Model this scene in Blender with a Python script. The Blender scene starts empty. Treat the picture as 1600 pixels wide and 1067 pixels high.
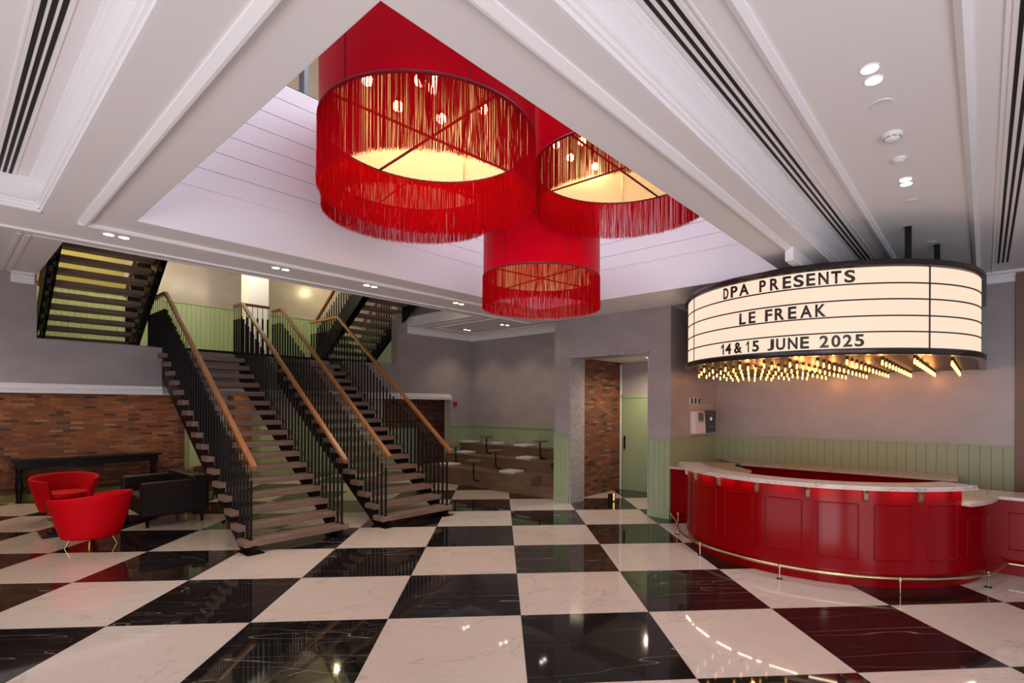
import bpy, bmesh, math, random
from mathutils import Vector, Matrix
random.seed(7)
S = bpy.context.scene
COL = S.collection
PI = math.pi
def R(d): return math.radians(d)

# ------------------------------------------------------------------ camera, world, light, exposure
F_PX, YAW, ROLL, CXP, CYP = 810.25, .0777, .0044, 845., 634.85
EYE = 1.926
psi = PI/4 - YAW
fw = Vector((math.cos(psi), math.sin(psi), 0)); r0 = Vector((math.sin(psi), -math.cos(psi), 0)); u0 = Vector((0, 0, 1))
cr = r0*math.cos(ROLL) + u0*math.sin(ROLL); cu = -r0*math.sin(ROLL) + u0*math.cos(ROLL)
cam = bpy.data.cameras.new('camera'); camo = bpy.data.objects.new('camera', cam); COL.objects.link(camo)
m = Matrix((cr, cu, -fw)).transposed().to_4x4(); m.translation = Vector((0, 0, EYE)); camo.matrix_world = m
cam.sensor_width = 36; cam.lens = F_PX/1600*36
cam.shift_x = (800-CXP)/1600; cam.shift_y = (CYP-533.5)/1600
cam.clip_start = .05; cam.clip_end = 200
S.camera = camo
S.view_settings.view_transform = 'Standard'; S.view_settings.look = 'None'
S.view_settings.gamma = 1; S.view_settings.exposure = 0.3; S.view_settings.use_curve_mapping = False

W = bpy.data.worlds.new('world'); S.world = W; W.use_nodes = True
W.node_tree.nodes['Background'].inputs[0].default_value = (.75, .82, 1, 1)
W.node_tree.nodes['Background'].inputs[1].default_value = .5

def area(name, loc, rot, sx, sy, power, color):
    l = bpy.data.lights.new(name, 'AREA'); l.shape = 'RECTANGLE'; l.size = sx; l.size_y = sy
    l.energy = power; l.color = color
    o = bpy.data.objects.new(name, l); COL.objects.link(o); o.location = loc; o.rotation_euler = rot
    return o
def point(name, loc, power, color, rad=.05):
    l = bpy.data.lights.new(name, 'POINT'); l.energy = power; l.color = color; l.shadow_soft_size = rad
    o = bpy.data.objects.new(name, l); COL.objects.link(o); o.location = loc
    return o
def spot(name, loc, power, color, ang=100, blend=.8, rad=.04):
    l = bpy.data.lights.new(name, 'SPOT'); l.energy = power; l.color = color; l.spot_size = R(ang); l.spot_blend = blend
    l.shadow_soft_size = .012
    o = bpy.data.objects.new(name, l); COL.objects.link(o); o.location = loc
    return o
# skylight over the atrium shaft
area('skylight', (4.2, 4.0, 8.6), (0, 0, 0), 5.4, 3.8, 330, (.84, .88, 1.0))
# daylight through the glazed entrance front behind the camera
area('entrance_daylight', (-2.9, 4.0, 1.3), (0, R(-90), 0), 2.0, 7.0, 92, (1, .93, .92))
area('side_light', (-2.9, -2.0, 1.6), (0, R(-90), 0), 2.8, 2.8, 150, (1, .93, .94))
area('side_light', (1.0, -3.4, 1.3), (R(90), 0, 0), 4.0, 2.2, 80, (1, .94, .94))  # fill lamp added to brighten the right-hand ceiling bay
WARM = (1.0, .80, .58)

# ------------------------------------------------------------------ helpers
def B(): return bmesh.new()
def box(bm, x0, x1, y0, y1, z0, z1):
    vs = [bm.verts.new(p) for p in ((x0,y0,z0),(x1,y0,z0),(x1,y1,z0),(x0,y1,z0),(x0,y0,z1),(x1,y0,z1),(x1,y1,z1),(x0,y1,z1))]
    for f in ((0,3,2,1),(4,5,6,7),(0,1,5,4),(1,2,6,5),(2,3,7,6),(3,0,4,7)): bm.faces.new([vs[i] for i in f])
    return vs
def quad(bm, *ps):
    return bm.faces.new([bm.verts.new(p) for p in ps])
def cyl(bm, a, b, r, r2=None, n=12, cap=True):
    a = Vector(a); b = Vector(b); r2 = r if r2 is None else r2
    d = (b-a).normalized(); t = Vector((0,0,1)) if abs(d.z) < .9 else Vector((1,0,0))
    e1 = d.cross(t).normalized(); e2 = d.cross(e1).normalized()
    A = [bm.verts.new(a + (e1*math.cos(2*PI*i/n) + e2*math.sin(2*PI*i/n))*r) for i in range(n)]
    Bv = [bm.verts.new(b + (e1*math.cos(2*PI*i/n) + e2*math.sin(2*PI*i/n))*r2) for i in range(n)]
    for i in range(n):
        j = (i+1) % n; bm.faces.new((A[i], A[j], Bv[j], Bv[i]))
    if cap: bm.faces.new(A[::-1]); bm.faces.new(Bv)
def lathe(bm, prof, c=(0,0,0), n=24, a0=0, a1=360, close=False):
    """prof: list of (r, z); revolve about a vertical axis at c"""
    full = abs(a1-a0-360) < 1e-6
    k = n if full else n+1
    rings = []
    for i in range(k):
        a = R(a0 + (a1-a0)*i/n)
        rings.append([bm.verts.new((c[0]+r*math.cos(a), c[1]+r*math.sin(a), c[2]+z)) for r, z in prof])
    m_ = len(prof)
    for i in range(n):
        p = rings[i]; q = rings[(i+1) % k]
        for j in range(m_ if close else m_-1):
            jj = (j+1) % m_
            if prof[j] == prof[jj]: continue
            try: bm.faces.new((p[j], q[j], q[jj], p[jj]))
            except ValueError: pass
    if close and not full:
        try: bm.faces.new(rings[0]); bm.faces.new(rings[-1][::-1])
        except ValueError: pass
def prism(bm, pts, z0, z1):
    lo = [bm.verts.new((x, y, z0)) for x, y in pts]; hi = [bm.verts.new((x, y, z1)) for x, y in pts]
    n = len(pts); bm.faces.new(lo[::-1]); bm.faces.new(hi)
    for i in range(n): j = (i+1) % n; bm.faces.new((lo[i], lo[j], hi[j], hi[i]))
def extr(bm, prof, p0, p1, ax, up=(0,0,1), close=True):
    """profile (a, b) -> a along ax, b along up; swept from p0 to p1"""
    p0 = Vector(p0); p1 = Vector(p1); ax = Vector(ax); up = Vector(up)
    A = [bm.verts.new(p0 + ax*a + up*b) for a, b in prof]; C = [bm.verts.new(p1 + ax*a + up*b) for a, b in prof]
    n = len(prof)
    for i in range(n if close else n-1):
        j = (i+1) % n; bm.faces.new((A[i], A[j], C[j], C[i]))
    if close: bm.faces.new(A[::-1]); bm.faces.new(C)
def tube(bm, pts, r, n=10, closed=False):
    pts = [Vector(p) for p in pts]; k = len(pts); rings = []
    for i, p in enumerate(pts):
        a = pts[i-1] if (i > 0 or closed) else pts[i]; b = pts[(i+1) % k] if (i < k-1 or closed) else pts[i]
        d = (b-a).normalized(); t = Vector((0,0,1)) if abs(d.z) < .95 else Vector((1,0,0))
        e1 = d.cross(t).normalized(); e2 = e1.cross(d).normalized()
        rings.append([bm.verts.new(p + (e1*math.cos(2*PI*q/n) + e2*math.sin(2*PI*q/n))*r) for q in range(n)])
    for i in range(k if closed else k-1):
        A = rings[i]; C = rings[(i+1) % k]
        for q in range(n): s = (q+1) % n; bm.faces.new((A[q], A[s], C[s], C[q]))
    if not closed: bm.faces.new(rings[0][::-1]); bm.faces.new(rings[-1])
def obj(name, bm, mat, parent=None, smooth=False, bevel=0, loc=None):
    bmesh.ops.recalc_face_normals(bm, faces=bm.faces[:])
    me = bpy.data.meshes.new(name); bm.to_mesh(me); bm.free()
    if isinstance(mat, (list, tuple)):
        for q in mat: me.materials.append(q)
    else: me.materials.append(mat)
    o = bpy.data.objects.new(name, me); COL.objects.link(o)
    if parent: o.parent = parent
    if loc: o.location = loc
    if smooth:
        me.polygons.foreach_set('use_smooth', [True]*len(me.polygons))
        try: me.set_sharp_from_angle(angle=R(40))
        except Exception: pass
    if bevel:
        b = o.modifiers.new('bevel', 'BEVEL'); b.width = bevel; b.segments = 2; b.limit_method = 'ANGLE'
    return o
def tag(o, label, cat, group=None, kind=None):
    o['label'] = label; o['category'] = cat
    if group: o['group'] = group
    if kind: o['kind'] = kind
    return o
def thing(name, label, cat, loc=(0,0,0), rz=0, group=None):
    o = bpy.data.objects.new(name, None); COL.objects.link(o); o.location = loc; o.rotation_euler = (0,0,rz)
    o.empty_display_size = .1
    return tag(o, label, cat, group)
def struct(name, bm, mat, label=None, **k):
    o = obj(name, bm, mat, **k); o['kind'] = 'structure'
    if label: o['label'] = label
    return o
def dup(root, loc, rz=0, label=None, group=None, cat=None):
    r = root.copy(); COL.objects.link(r); r.location = loc; r.rotation_euler = (0,0,rz)
    if label: r['label'] = label
    if group: r['group'] = group
    for ch in list(root.children):
        c = ch.copy(); COL.objects.link(c); c.parent = r
        for g in ch.children:
            d = g.copy(); COL.objects.link(d); d.parent = c
    return r

# ------------------------------------------------------------------ materials
def mat(name, color, rough=.5, metal=0, spec=.5, emis=None, es=0, coat=0, sheen=0, bump=0, bscale=20, var=0, vscale=4, stretch=(1,1,1), varcol=None):
    M = bpy.data.materials.new(name); M.use_nodes = True; nt = M.node_tree; b = nt.nodes['Principled BSDF']
    b.inputs['Base Color'].default_value = (*color, 1); b.inputs['Roughness'].default_value = rough
    b.inputs['Metallic'].default_value = metal; b.inputs['Specular IOR Level'].default_value = spec
    b.inputs['Coat Weight'].default_value = coat; b.inputs['Coat Roughness'].default_value = .05
    b.inputs['Sheen Weight'].default_value = sheen
    if emis: b.inputs['Emission Color'].default_value = (*emis, 1); b.inputs['Emission Strength'].default_value = es
    if bump or var:
        tc = nt.nodes.new('ShaderNodeTexCoord'); mp = nt.nodes.new('ShaderNodeMapping'); mp.inputs['Scale'].default_value = stretch
        nt.links.new(tc.outputs['Object'], mp.inputs[0])
    if var:
        n = nt.nodes.new('ShaderNodeTexNoise'); n.inputs['Scale'].default_value = vscale; n.inputs['Detail'].default_value = 6
        nt.links.new(mp.outputs[0], n.inputs['Vector'])
        mx = nt.nodes.new('ShaderNodeMix'); mx.data_type = 'RGBA'
        c2 = varcol or tuple(max(0, c*(1-var)) for c in color)
        mx.inputs['A'].default_value = (*color, 1); mx.inputs['B'].default_value = (*c2, 1)
        rp = nt.nodes.new('ShaderNodeMapRange'); rp.inputs['From Min'].default_value = .35; rp.inputs['From Max'].default_value = .65
        nt.links.new(n.outputs['Fac'], rp.inputs['Value']); nt.links.new(rp.outputs[0], mx.inputs['Factor'])
        nt.links.new(mx.outputs['Result'], b.inputs['Base Color'])
    if bump:
        n2 = nt.nodes.new('ShaderNodeTexNoise'); n2.inputs['Scale'].default_value = bscale; n2.inputs['Detail'].default_value = 4
        nt.links.new(mp.outputs[0], n2.inputs['Vector'])
        bp = nt.nodes.new('ShaderNodeBump'); bp.inputs['Strength'].default_value = bump; bp.inputs['Distance'].default_value = .01
        nt.links.new(n2.outputs['Fac'], bp.inputs['Height']); nt.links.new(bp.outputs[0], b.inputs['Normal'])
    return M
M_ceil = mat('ceiling_paint', (.86,.82,.83), .55)
M_white = mat('white_trim_paint', (.88,.86,.88), .4)
M_shaft = mat('white_board_paint', (.80,.78,.83), .45)
M_gray = mat('grey_plaster', (.37,.325,.33), .28, spec=.45, var=.13, vscale=1.8, stretch=(1,1,1.6), bump=.05, bscale=5)
M_green = mat('sage_green_paint', (.30,.37,.22), .4)
M_wood = mat('tread_oak', (.235,.15,.115), .5, var=.35, vscale=6, stretch=(.6,7,7), bump=.05, bscale=12)
M_rail = mat('handrail_oak', (.34,.14,.05), .35, var=.35, vscale=8, stretch=(8,.8,1))
M_black = mat('black_steel', (.005,.004,.004), .45, spec=.16)
M_bleach = mat('bleacher_oak', (.20,.115,.07), .4, var=.3, vscale=4, stretch=(6,.6,6))
M_redlac = mat('red_lacquer', (.22,.0005,.002), .16, spec=.14)
M_marbled = None
M_brass = mat('aged_brass', (.58,.46,.28), .25, metal=1)
M_bracket = mat('bronze_bracket', (.30,.20,.13), .38, metal=.7)
M_gold = mat('polished_gold', (.85,.62,.22), .2, metal=1)
M_velvet = mat('red_velvet', (.60,.0005,.006), .6, spec=.12, bump=.1, bscale=60)
M_leather = mat('black_brown_leather', (.015,.007,.007), .45, spec=.2, bump=.08, bscale=40)
M_blackwood = mat('black_lacquered_wood', (.006,.005,.006), .3, spec=.2)
M_shadered = mat('red_satin_fabric', (.66,.0004,.014), .40, spec=.07, sheen=.0, bump=.03, bscale=90)
M_rim = mat('dark_red_trim', (.15,.002,.02), .5)
M_lining = mat('cream_lining', (.93,.84,.68), .7)
M_fringe = mat('red_fringe_thread', (.54,.0005,.006), .65, spec=.04)
M_cushion = mat('white_marl_cushion', (.55,.55,.52), .8, bump=.1, bscale=80)
M_darkmetal = mat('dark_brown_metal', (.028,.018,.018), .25, metal=.3)
M_soffit = mat('dark_bronze_soffit', (.045,.024,.014), .42, metal=.35)
M_slot = mat('black_slot', (.008,.007,.006), .7)
M_wallshade = mat('brown_wall_shade', (.17,.09,.05), .45)  # wall shade put into the colour
M_plastic = mat('white_plastic', (.75,.74,.74), .35)
M_blackpl = mat('black_plastic', (.012,.012,.013), .25)
M_tan = mat('tan_blind', (.33,.24,.15), .6)
M_tanseat = mat('brown_suede', (.16,.09,.04), .7)
M_fire = mat('fire_point_red', (.45,.01,.02), .4)
M_dgreen = mat('dark_green_door_line', (.12,.15,.08), .5)
M_olive = mat('olive_tone', (.22,.18,.05), .5)
def emit(name, color, s, sampled=True):
    M = mat(name, (0,0,0), .5, emis=color, es=s)
    if not sampled: M.cycles.emission_sampling = 'NONE'
    return M
M_lamp = emit('downlight_glow', (1,.93,.80), 14, False)
M_bulb = emit('filament_glow', (1,.68,.30), 34, False)
M_filament = emit('marquee_filament_glow', (1,.45,.10), 5, False)
M_signface = emit('marquee_lit_panel', (1,.78,.60), .80)
M_screen = emit('small_screen_glow', (.5,.6,.75), .5)
def glass_mat():
    M = bpy.data.materials.new('amber_bulb_glass'); M.use_nodes = True; b = M.node_tree.nodes['Principled BSDF']
    b.inputs['Base Color'].default_value = (1,.75,.4,1); b.inputs['Roughness'].default_value = .02
    b.inputs['Transmission Weight'].default_value = 1; b.inputs['IOR'].default_value = 1.15
    return M
M_glass = glass_mat()

def nodes_helper(nt):
    N = nt.nodes; L = nt.links
    def mth(op, a, b=None, c=None):
        n = N.new('ShaderNodeMath'); n.operation = op
        for i, v in enumerate((a, b, c)):
            if v is None: continue
            if isinstance(v, (int, float)): n.inputs[i].default_value = v
            else: L.new(v, n.inputs[i])
        return n.outputs[0]
    def mix(f, a, b):
        n = N.new('ShaderNodeMix'); n.data_type = 'RGBA'
        for k, v in (('Factor', f), ('A', a), ('B', b)):
            if isinstance(v, tuple): n.inputs[k].default_value = (*v, 1)
            elif isinstance(v, (int, float)): n.inputs[k].default_value = v
            else: L.new(v, n.inputs[k])
        return n.outputs['Result']
    return N, L, mth, mix
def vein(nt, vec, scale, width, rot=(0,0,0), dist=1.2, stretch=(1,1,1), detail=5):
    N, L, mth, mix = nodes_helper(nt)
    mp = N.new('ShaderNodeMapping'); mp.inputs['Rotation'].default_value = rot; mp.inputs['Scale'].default_value = stretch; L.new(vec, mp.inputs[0])
    n = N.new('ShaderNodeTexNoise'); n.inputs['Scale'].default_value = scale; n.inputs['Detail'].default_value = detail; n.inputs['Distortion'].default_value = dist
    L.new(mp.outputs[0], n.inputs['Vector'])
    a = mth('ABSOLUTE', mth('SUBTRACT', n.outputs['Fac'], .5))
    r = N.new('ShaderNodeMapRange'); r.inputs['From Min'].default_value = 0; r.inputs['From Max'].default_value = width
    r.inputs['To Min'].default_value = 1; r.inputs['To Max'].default_value = 0; L.new(a, r.inputs['Value'])
    return r.outputs[0]
def floor_mat():
    M = bpy.data.materials.new('checker_marble_tiles'); M.use_nodes = True; nt = M.node_tree
    N, L, mth, mix = nodes_helper(nt); b = N['Principled BSDF']
    tc = N.new('ShaderNodeTexCoord'); sp = N.new('ShaderNodeSeparateXYZ'); L.new(tc.outputs['Object'], sp.inputs[0])
    x = mth('SUBTRACT', sp.outputs[0], 3.5184); y = mth('SUBTRACT', sp.outputs[1], 3.2406)
    k = .70710678/1.2
    tx = mth('MULTIPLY', mth('SUBTRACT', x, y), k); ty = mth('MULTIPLY', mth('ADD', x, y), k)
    cx_ = mth('FLOOR', tx); cy_ = mth('FLOOR', ty)
    par = mth('FLOORED_MODULO', mth('ADD', cx_, cy_), 2)
    fx = mth('ABSOLUTE', mth('SUBTRACT', mth('FRACT', tx), .5)); fy = mth('ABSOLUTE', mth('SUBTRACT', mth('FRACT', ty), .5))
    gap = mth('GREATER_THAN', mth('MAXIMUM', fx, fy), .4985)
    # offset the veining from tile to tile
    cmb = N.new('ShaderNodeCombineXYZ'); L.new(mth('ADD', tx, mth('MULTIPLY', cx_, 3.37)), cmb.inputs[0])
    L.new(mth('ADD', ty, mth('MULTIPLY', cy_, 5.11)), cmb.inputs[1]); L.new(mth('ADD', cx_, mth('MULTIPLY', cy_, 1.7)), cmb.inputs[2])
    v = cmb.outputs[0]
    g1 = vein(nt, v, 1.1, .012, rot=(0,0,.9), dist=.7, stretch=(1,2.2,1)); g2 = vein(nt, v, 2.6, .014, rot=(0,0,.7), dist=.6, stretch=(.8,2,1))
    cloud = N.new('ShaderNodeTexNoise'); cloud.inputs['Scale'].default_value = 1.5; L.new(v, cloud.inputs['Vector'])
    wm = mth('MULTIPLY', g1, mth('MULTIPLY', cloud.outputs['Fac'], .62)); wm2 = mth('MULTIPLY', g2, .16)
    white = mix(mth('MINIMUM', mth('ADD', wm, wm2), 1.0), (.58,.50,.455), (.30,.25,.22))
    k1 = vein(nt, v, 1.2, .0022, rot=(0,0,-.30), dist=.08, stretch=(.30,3.2,1), detail=1.5); k2 = vein(nt, v, 3.5, .004, rot=(0,0,.35), dist=.5, stretch=(.5,2.6,1), detail=2)
    bm_ = mth('ADD', mth('MULTIPLY', k1, .55), mth('MULTIPLY', mth('MULTIPLY', k2, .5), mth('GREATER_THAN', cloud.outputs['Fac'], .53)))
    black = mix(mth('MINIMUM', bm_, 1.0), (.010,.0085,.0085), (.42,.36,.32))
    c = mix(par, white, black)
    c = mix(gap, c, (.10,.085,.075))
    L.new(c, b.inputs['Base Color'])
    b.inputs['Roughness'].default_value = .045; b.inputs['IOR'].default_value = 1.55
    b.inputs['Specular IOR Level'].default_value = .5
    return M
M_floor = floor_mat()
def brick_mat():
    M = bpy.data.materials.new('mottled_brick'); M.use_nodes = True; nt = M.node_tree
    N, L, mth, mix = nodes_helper(nt); b = N['Principled BSDF']
    tc = N.new('ShaderNodeTexCoord'); sp = N.new('ShaderNodeSeparateXYZ'); L.new(tc.outputs['Object'], sp.inputs[0])
    u = mth('DIVIDE', mth('ADD', sp.outputs[0], sp.outputs[1]), .215); w = mth('DIVIDE', sp.outputs[2], .054)
    row = mth('FLOOR', w); off = mth('MULTIPLY', mth('FLOORED_MODULO', row, 2), .5); uu = mth('ADD', u, off); cu_ = mth('FLOOR', uu)
    cmb = N.new('ShaderNodeCombineXYZ'); L.new(cu_, cmb.inputs[0]); L.new(row, cmb.inputs[1])
    wn = N.new('ShaderNodeTexWhiteNoise'); wn.noise_dimensions = '2D'; L.new(cmb.outputs[0], wn.inputs['Vector'])
    rp = N.new('ShaderNodeValToRGB'); L.new(wn.outputs['Value'], rp.inputs[0]); e = rp.color_ramp; e.interpolation = 'CONSTANT'
    cols = [(0,(.016,.012,.014)),(.10,(.12,.036,.020)),(.28,(.20,.062,.026)),(.5,(.15,.045,.024)),(.66,(.24,.085,.034)),(.84,(.27,.13,.06)),(.93,(.10,.055,.04))]
    e.elements[0].position = 0; e.elements[0].color = (*cols[0][1],1); e.elements[1].position = cols[1][0]; e.elements[1].color = (*cols[1][1],1)
    for p, c in cols[2:]: q = e.elements.new(p); q.color = (*c,1)
    n = N.new('ShaderNodeTexNoise'); n.inputs['Scale'].default_value = 14; n.inputs['Detail'].default_value = 5; L.new(tc.outputs['Object'], n.inputs['Vector'])
    c = mix(mth('MULTIPLY', n.outputs['Fac'], .55), rp.outputs[0], (.13,.055,.03))
    fu = mth('ABSOLUTE', mth('SUBTRACT', mth('FRACT', uu), .5)); fv = mth('ABSOLUTE', mth('SUBTRACT', mth('FRACT', w), .5))
    g = mth('MAXIMUM', mth('GREATER_THAN', fu, .48), mth('GREATER_THAN', fv, .46))
    c = mix(g, c, (.085,.05,.032)); L.new(c, b.inputs['Base Color']); b.inputs['Roughness'].default_value = .75
    bp = N.new('ShaderNodeBump'); bp.inputs['Strength'].default_value = .5; bp.inputs['Distance'].default_value = .006
    L.new(mth('ADD', mth('SUBTRACT', 1, g), mth('MULTIPLY', n.outputs['Fac'], .4)), bp.inputs['Height']); L.new(bp.outputs[0], b.inputs['Normal'])
    return M
M_brick = brick_mat()
def marble(name, base, vn, rough, scale=3, width=.03, amt=.7):
    M = bpy.data.materials.new(name); M.use_nodes = True; nt = M.node_tree
    N, L, mth, mix = nodes_helper(nt); b = N['Principled BSDF']
    tc = N.new('ShaderNodeTexCoord')
    g = vein(nt, tc.outputs['Object'], scale, width, dist=1.5); g2 = vein(nt, tc.outputs['Object'], scale*3, width, dist=2)
    f = mth('MINIMUM', mth('ADD', mth('MULTIPLY', g, amt), mth('MULTIPLY', g2, amt*.4)), 1.0)
    L.new(mix(f, base, vn), b.inputs['Base Color']); b.inputs['Roughness'].default_value = rough
    return M
M_counter = marble('counter_marble', (.62,.52,.47), (.24,.20,.19), .14, 2.5, .02, .55)
M_jamb = marble('grey_jamb_marble', (.40,.37,.38), (.20,.18,.19), .3, 7, .06, .6)

# ------------------------------------------------------------------ floor
bm = B(); box(bm, -4, 13, -4, 16, -.1, 0); struct('floor', bm, M_floor, 'glossy black and white checkerboard marble floor')

# ------------------------------------------------------------------ ceiling
H, HC = 3.67, 3.94
OX0, OX1, OY0, OY1 = 1.24, 7.1, 1.98, 6.13      # atrium opening
BX0, BY0, BY1 = .64, 1.43, 7.3                  # outer edges of the dropped border
VX0, VX1, VY0, YB = 1.03, 7.85, 8.7, 11.22      # void over the upper flights; plane of the mezzanine wall
T = .25
bm = B()
# dropped border round the opening
box(bm, BX0, OX0, BY0, BY1, H, HC+T); box(bm, OX1, 8.22, BY0, BY1, H, HC+T)
box(bm, OX0, OX1, BY0, OY0, H, HC+T); box(bm, OX0, OX1, OY1, BY1, H, HC+T)
box(bm, -4, BX0, 6.55*1.0, BY1, H, HC+T)        # cross beam running on to the left
box(bm, 8.22, 10.4, 4.1, 6.66, H, HC+T)
# raised ceilings
box(bm, -4, BX0, BY0, 6.55, HC, HC+T)
box(bm, -4, 13, -4, BY0, HC, HC+T); box(bm, 8.22, 13, BY0, 4.1, HC, HC+T)
box(bm, -4, 8.22, BY1, VY0, HC, HC+T); box(bm, -4, VX0, VY0, YB+.2, HC, HC+T); box(bm, VX1, 10.3, 8.7, YB+.2, HC, HC+T)
box(bm, 8.22, 10.3, 6.66, 8.7, HC, HC+T)
struct('ceiling', bm, M_ceil, 'off-white ceiling with dropped border round the atrium opening')

# cove beads on the border, panel beads, crown steps on the beam sides (trim)
bead = [(0,0),(0,-.012),(.02,-.022),(.045,-.035),(.062,-.035),(.075,-.02),(.075,0)]
tn = [0]
def trim(prof, p0, p1, ax, mt=M_white, label=None):
    tn[0] += 1; bm = B(); extr(bm, prof, p0, p1, ax); return struct('trim_%d' % tn[0], bm, mt, label)
X0c, X1c, Y0c, Y1c = .885, 7.5, 1.60, 6.56
trim(bead, (X0c, Y0c, H), (8.22, Y0c, H), (0,1,0)); trim(bead, (X0c, Y1c+.06, H), (7.9, Y1c+.06, H), (0,-1,0))
trim(bead, (X0c, Y0c, H), (X0c, Y1c, H), (1,0,0))
crown = [(0,0),(-.02,0),(-.02,.03),(-.035,.03),(-.035,.055),(-.05,.06),(-.05,.08),(-.012,.10),(0,.12)]
crownt = [(0,.27),(-.10,.27),(-.10,.255),(-.085,.25),(-.085,.235),(-.065,.225),(-.065,.21),(-.02,.17),(0,.15)]
for pr in (crown, crownt):
    trim(pr, (BX0, BY0, H), (8.22, BY0, H), (0,1,0)); trim(pr, (BX0, BY0, H), (BX0, 6.55, H), (1,0,0))
    trim(pr, (-4, 6.55, H), (BX0, 6.55, H), (0,1,0))
trim([(0,0),(.05,0),(.05,-.02),(0,-.02)], (-4, BY1-.06, H), (8.1, BY1-.06, H), (0,1,0))
trim([(0,0),(.035,0),(.035,-.015),(0,-.015)], (.75, 8.60, HC), (7.9, 8.60, HC), (0,1,0))
# right-hand bay panel beads, mirrored about the row of downlights
for y in (.94, .09): trim([(-.035,0),(-.035,-.02),(0,-.04),(.035,-.02),(.035,0)], (-2, y, HC), (10.2, y, HC), (0,1,0))
trim([(-.006,0),(-.006,-.008),(.006,-.008),(.006,0)], (-2, 1.12, HC), (10.2, 1.12, HC), (0,1,0))
trim([(-.006,0),(-.006,-.008),(.006,-.008),(.006,0)], (-2, -.08, HC), (10.2, -.08, HC), (0,1,0))
trim([(-.006,0),(-.006,-.008),(.006,-.008),(.006,0)], (.31, -2, HC), (.31, 6.5, HC), (1,0,0))
# small panel mouldings in the ceiling over the tiered seats
for a, b_ in (((8.35, 7.2), (8.35, 10.75)), ((9.75, 7.2), (9.75, 10.75))): trim([(-.03,0),(-.03,-.02),(.03,-.02),(.03,0)], (*a, HC), (*b_, HC), (1,0,0))
trim([(-.03,0),(-.03,-.02),(.03,-.02),(.03,0)], (8.35, 10.75, HC), (9.75, 10.75, HC), (0,1,0))
for yy in (0,): trim([(-.03,0),(-.03,-.02),(.03,-.02),(.03,0)], (-4, 8.1, HC), (8.1, 8.1, HC), (0,1,0))
trim([(-.02,0),(-.02,-.014),(.02,-.014),(.02,0)], (.72, 8.65, HC), (.72, 11.2, HC), (1,0,0))
trim([(-.02,0),(-.02,-.014),(.02,-.014),(.02,0)], (.64, 8.65, HC), (.64, 11.2, HC), (1,0,0))
trim([(-.02,0),(-.02,-.014),(.02,-.014),(.02,0)], (8.05, 8.65, HC), (8.05, 11.2, HC), (1,0,0))

# atrium shaft: plain band, then shiplap boards
def shaft_wall(name, fixed, a0, a1, axis, nrm):
    bm = B()
    z = HC; prof = [(0, H+.001), (0, HC)]
    while z < 5.6:
        z1 = min(z+.2125, 5.615); prof += [(.0, z+.001), (0, z1-.008), (-.010, z1-.008), (-.010, z1)]; z = z1
    prof += [(0, 5.615), (-.2, 5.615), (-.2, HC+T), (-.02, HC+T), (-.02, H+.001)]
    prof = [(a, b_) for a, b_ in prof]
    if axis == 'x': extr(bm, [(a*nrm, b_) for a, b_ in prof], (a0, fixed, 0), (a1, fixed, 0), (0,1,0))
    else: extr(bm, [(a*nrm, b_) for a, b_ in prof], (fixed, a0, 0), (fixed, a1, 0), (1,0,0))
    return struct(name, bm, M_shaft, 'white boarded side of the atrium opening')
shaft_wall('wall_atrium_back', OY1-.004, OX0, OX1, 'x', -1)
shaft_wall('wall_atrium_right', OX1-.004, OY0, OY1, 'y', -1)
shaft_wall('wall_atrium_front', OY0+.004, OX0, OX1, 'x', 1)
shaft_wall('wall_atrium_left', OX0+.004, OY0, OY1, 'y', 1)
# upper storey round the atrium
bm = B()
for a in ((-.5,9,8.2,8.4),(-.5,9,-.4,-.2)): box(bm, *a, 5.6, 9)
box(bm, -.7, -.5, -.4, 8.4, 5.6, 9); box(bm, 9, 9.2, -.4, 8.4, 5.6, 9)
struct('wall_upper_storey', bm, M_tan)
bm = B(); box(bm, -.7, 9.2, -.4, 8.4, 9, 9.2); struct('ceiling_atrium', bm, M_white)
bm = B(); box(bm, -.5, 9, -.2, OY0-.2, 5.42, 5.6); box(bm, -.5, 9, OY1+.2, 8.3, 5.42, 5.6); box(bm, -.5, OX0-.2, OY0-.2, OY1+.2, 5.42, 5.6); box(bm, OX1+.2, 9, OY0-.2, OY1+.2, 5.42, 5.6)
struct('floor_upper_storey', bm, M_white)
t = thing('balustrade', 'dark upright bars with tan panels above the white boarded atrium side', 'balustrade', (OX0, OY1+.06, 5.615))
x = 0.0
k = 0
while x < 5.8:
    bm = B(); box(bm, x, x+.05, 0, .14, 0, 1.3); obj('upright', bm, mat('blue_grey_bar', (.18,.20,.24), .4) if k == 0 else bpy.data.materials['blue_grey_bar'], t)
    x += .27; k += 1
bm = B(); box(bm, 0, 5.86, -.02, .16, 1.3, 1.36); obj('top_rail', bm, M_black, t)

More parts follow.
